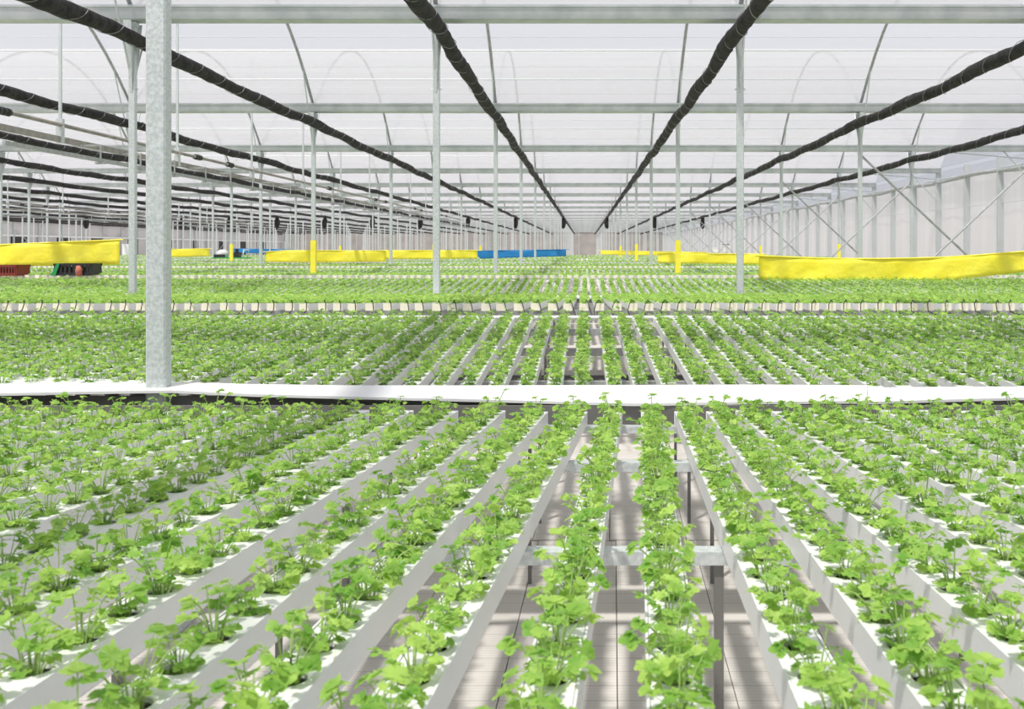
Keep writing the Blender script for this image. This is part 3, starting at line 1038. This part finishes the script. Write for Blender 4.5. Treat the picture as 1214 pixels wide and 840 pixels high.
# ------------------------------------------------------------------ crates, cart, boxes
def crate(px0, px1, pyb, d, hgt, m, label, inner=None):
    w = (px1 - px0) / F * d
    base = at((px0 + px1) / 2, pyb, d)
    root = ob('crate', None, None, base)
    x, t, dp = w / 2, 0.012, 0.36
    b = MB()
    for s in (-1, 1):
        b.box(-x, x, s * dp / 2 - t / 2, s * dp / 2 + t / 2, 0.0, 0.05)
        for k in range(8):
            xc = -x + w * (k + 0.5) / 8
            b.box(xc - w / 30, xc + w / 30, s * dp / 2 - t / 2, s * dp / 2 + t / 2, 0.05, hgt - 0.03)
        b.box(s * x - t, s * x + t, -dp / 2, dp / 2, 0, hgt)
    b.box(-x, x, -dp / 2, dp / 2, 0.0, 0.01)
    ob('basket', b.mesh('basket', m), root)
    b = MB()
    for s in (-1, 1):
        b.box(-x - 0.015, x + 0.015, s * dp / 2 - 0.015, s * dp / 2 + 0.015, hgt - 0.035, hgt)
        b.box(s * x - 0.015, s * x + 0.015, -dp / 2, dp / 2, hgt - 0.035, hgt)
    ob('rim', b.mesh('rim', m), root)
    b = MB(); b.box(-x + 0.02, x - 0.02, -dp / 2 + 0.02, dp / 2 - 0.02, 0.012, hgt - 0.05)
    ob('filling', b.mesh('filling', M['sponge']), root)
    if inner == 'mixed':
        b = MB(); b.prism([(-x - 0.05, 0), (-x + 0.03, 0), (-x + 0.10, hgt), (-x + 0.05, hgt)], 'y', -dp / 2 - 0.03, -dp / 2 - 0.012)
        ob('green_flap', b.mesh('green_flap', M['green']), root)
        b = MB(); b.tube([(x * 0.45, -dp / 2 - 0.03, 0), (x * 0.47, -dp / 2 - 0.04, hgt * 0.5), (x * 0.42, -dp / 2 - 0.03, hgt * 0.8)], [0.05, 0.055, 0.03], 8)
        ob('cloth_roll', b.mesh('cloth_roll', M['terra'], True), root)
    tag(root, label, 'crate')
crate(0, 27, 326.5, 15.30, 0.18, M['red'], 'dark red slatted crate under the yellow sheet, beyond the thick post')
crate(72, 113, 326.2, 15.30, 0.20, M['black'], 'black crate with green flap and terracotta roll under the yellow sheet', 'mixed')

base = at(275, 306.5, 42)
cart = ob('spray_cart', None, None, base)
b = MB(); b.box(-0.75, 0.75, -0.4, 0.4, 0, 0.06)
ob('tray', b.mesh('tray', M['green']), cart)
b = MB(); b.tube([(-0.42, 0, 0.06), (-0.42, 0, 0.32), (-0.42, 0, 0.42)], [0.24, 0.26, 0.10], 12)
ob('tank', b.mesh('tank', M['tank'], True), cart)
b = MB(); b.box(-0.7, -0.2, -0.35, -0.28, 0.06, 0.2); b.box(0.1, 0.36, -0.2, 0.2, 0.06, 0.30); b.tube([(0.23, 0, 0.3), (0.23, 0, 0.45)], 0.08, 8)
ob('engine', b.mesh('engine', M['black']), cart)
b = MB(); b.tube([(0.6, -0.3, 0.06), (0.66, -0.3, 0.4), (0.66, 0.3, 0.4), (0.6, 0.3, 0.06)], 0.03, 6)
ob('handle', b.mesh('handle', M['tank'], True), cart)
b = MB()
for x in (-0.6, 0.6):
    for y in (-0.35, 0.35):
        b.tube([(x, y - 0.03, -0.03), (x, y + 0.03, -0.03)], 0.05, 10)
ob('wheels', b.mesh('wheels', M['black']), cart)
tag(cart, 'small spray cart with white tank and black engine between the yellow sheets', 'cart')

b = MB(); b.box(-0.28, 0.28, -0.2, 0.2, 0, HC + 0.36)
cab = ob('cabinet', None, None, (at(151, 300, 66).x, 66, 0))
ob('cabinet_body', b.mesh('cabinet_body', M['tank']), cab)
b = MB(); b.box(-0.24, 0.24, -0.215, -0.2, 0.1, HC + 0.3); b.box(0.16, 0.2, -0.23, -0.215, 1.2, 1.45)
ob('cabinet_door', b.mesh('cabinet_door', M['pvc']), cab)
tag(cab, 'tall white cabinet beyond the end of the yellow sheet over the crates', 'cabinet')
for px, py, d, w, h, lab in ((848, 299, 68, 0.42, 0.34, 'small white control box, lower one of two by the side wall'), (861, 298.5, 68, 0.46, 0.52, 'small white control box with black top, taller of two by the side wall')):
    o = ob('control_box', None, None, at(px, py, d))
    b = MB(); b.box(-w / 2, w / 2, -0.15, 0.15, 0, h)
    ob('housing', b.mesh('housing', M['tank']), o)
    b = MB(); b.box(-w / 2 - 0.02, w / 2 + 0.02, -0.17, 0.17, h, h + 0.05)
    ob('box_lid', b.mesh('box_lid', M['tank'] if h < 0.4 else M['black']), o)
    b = MB(); b.box(-0.05, 0.05, 0.0, 0.1, -o.location.z, 0)
    ob('stand', b.mesh('stand', M['galv']), o)
    tag(o, lab, 'control box')
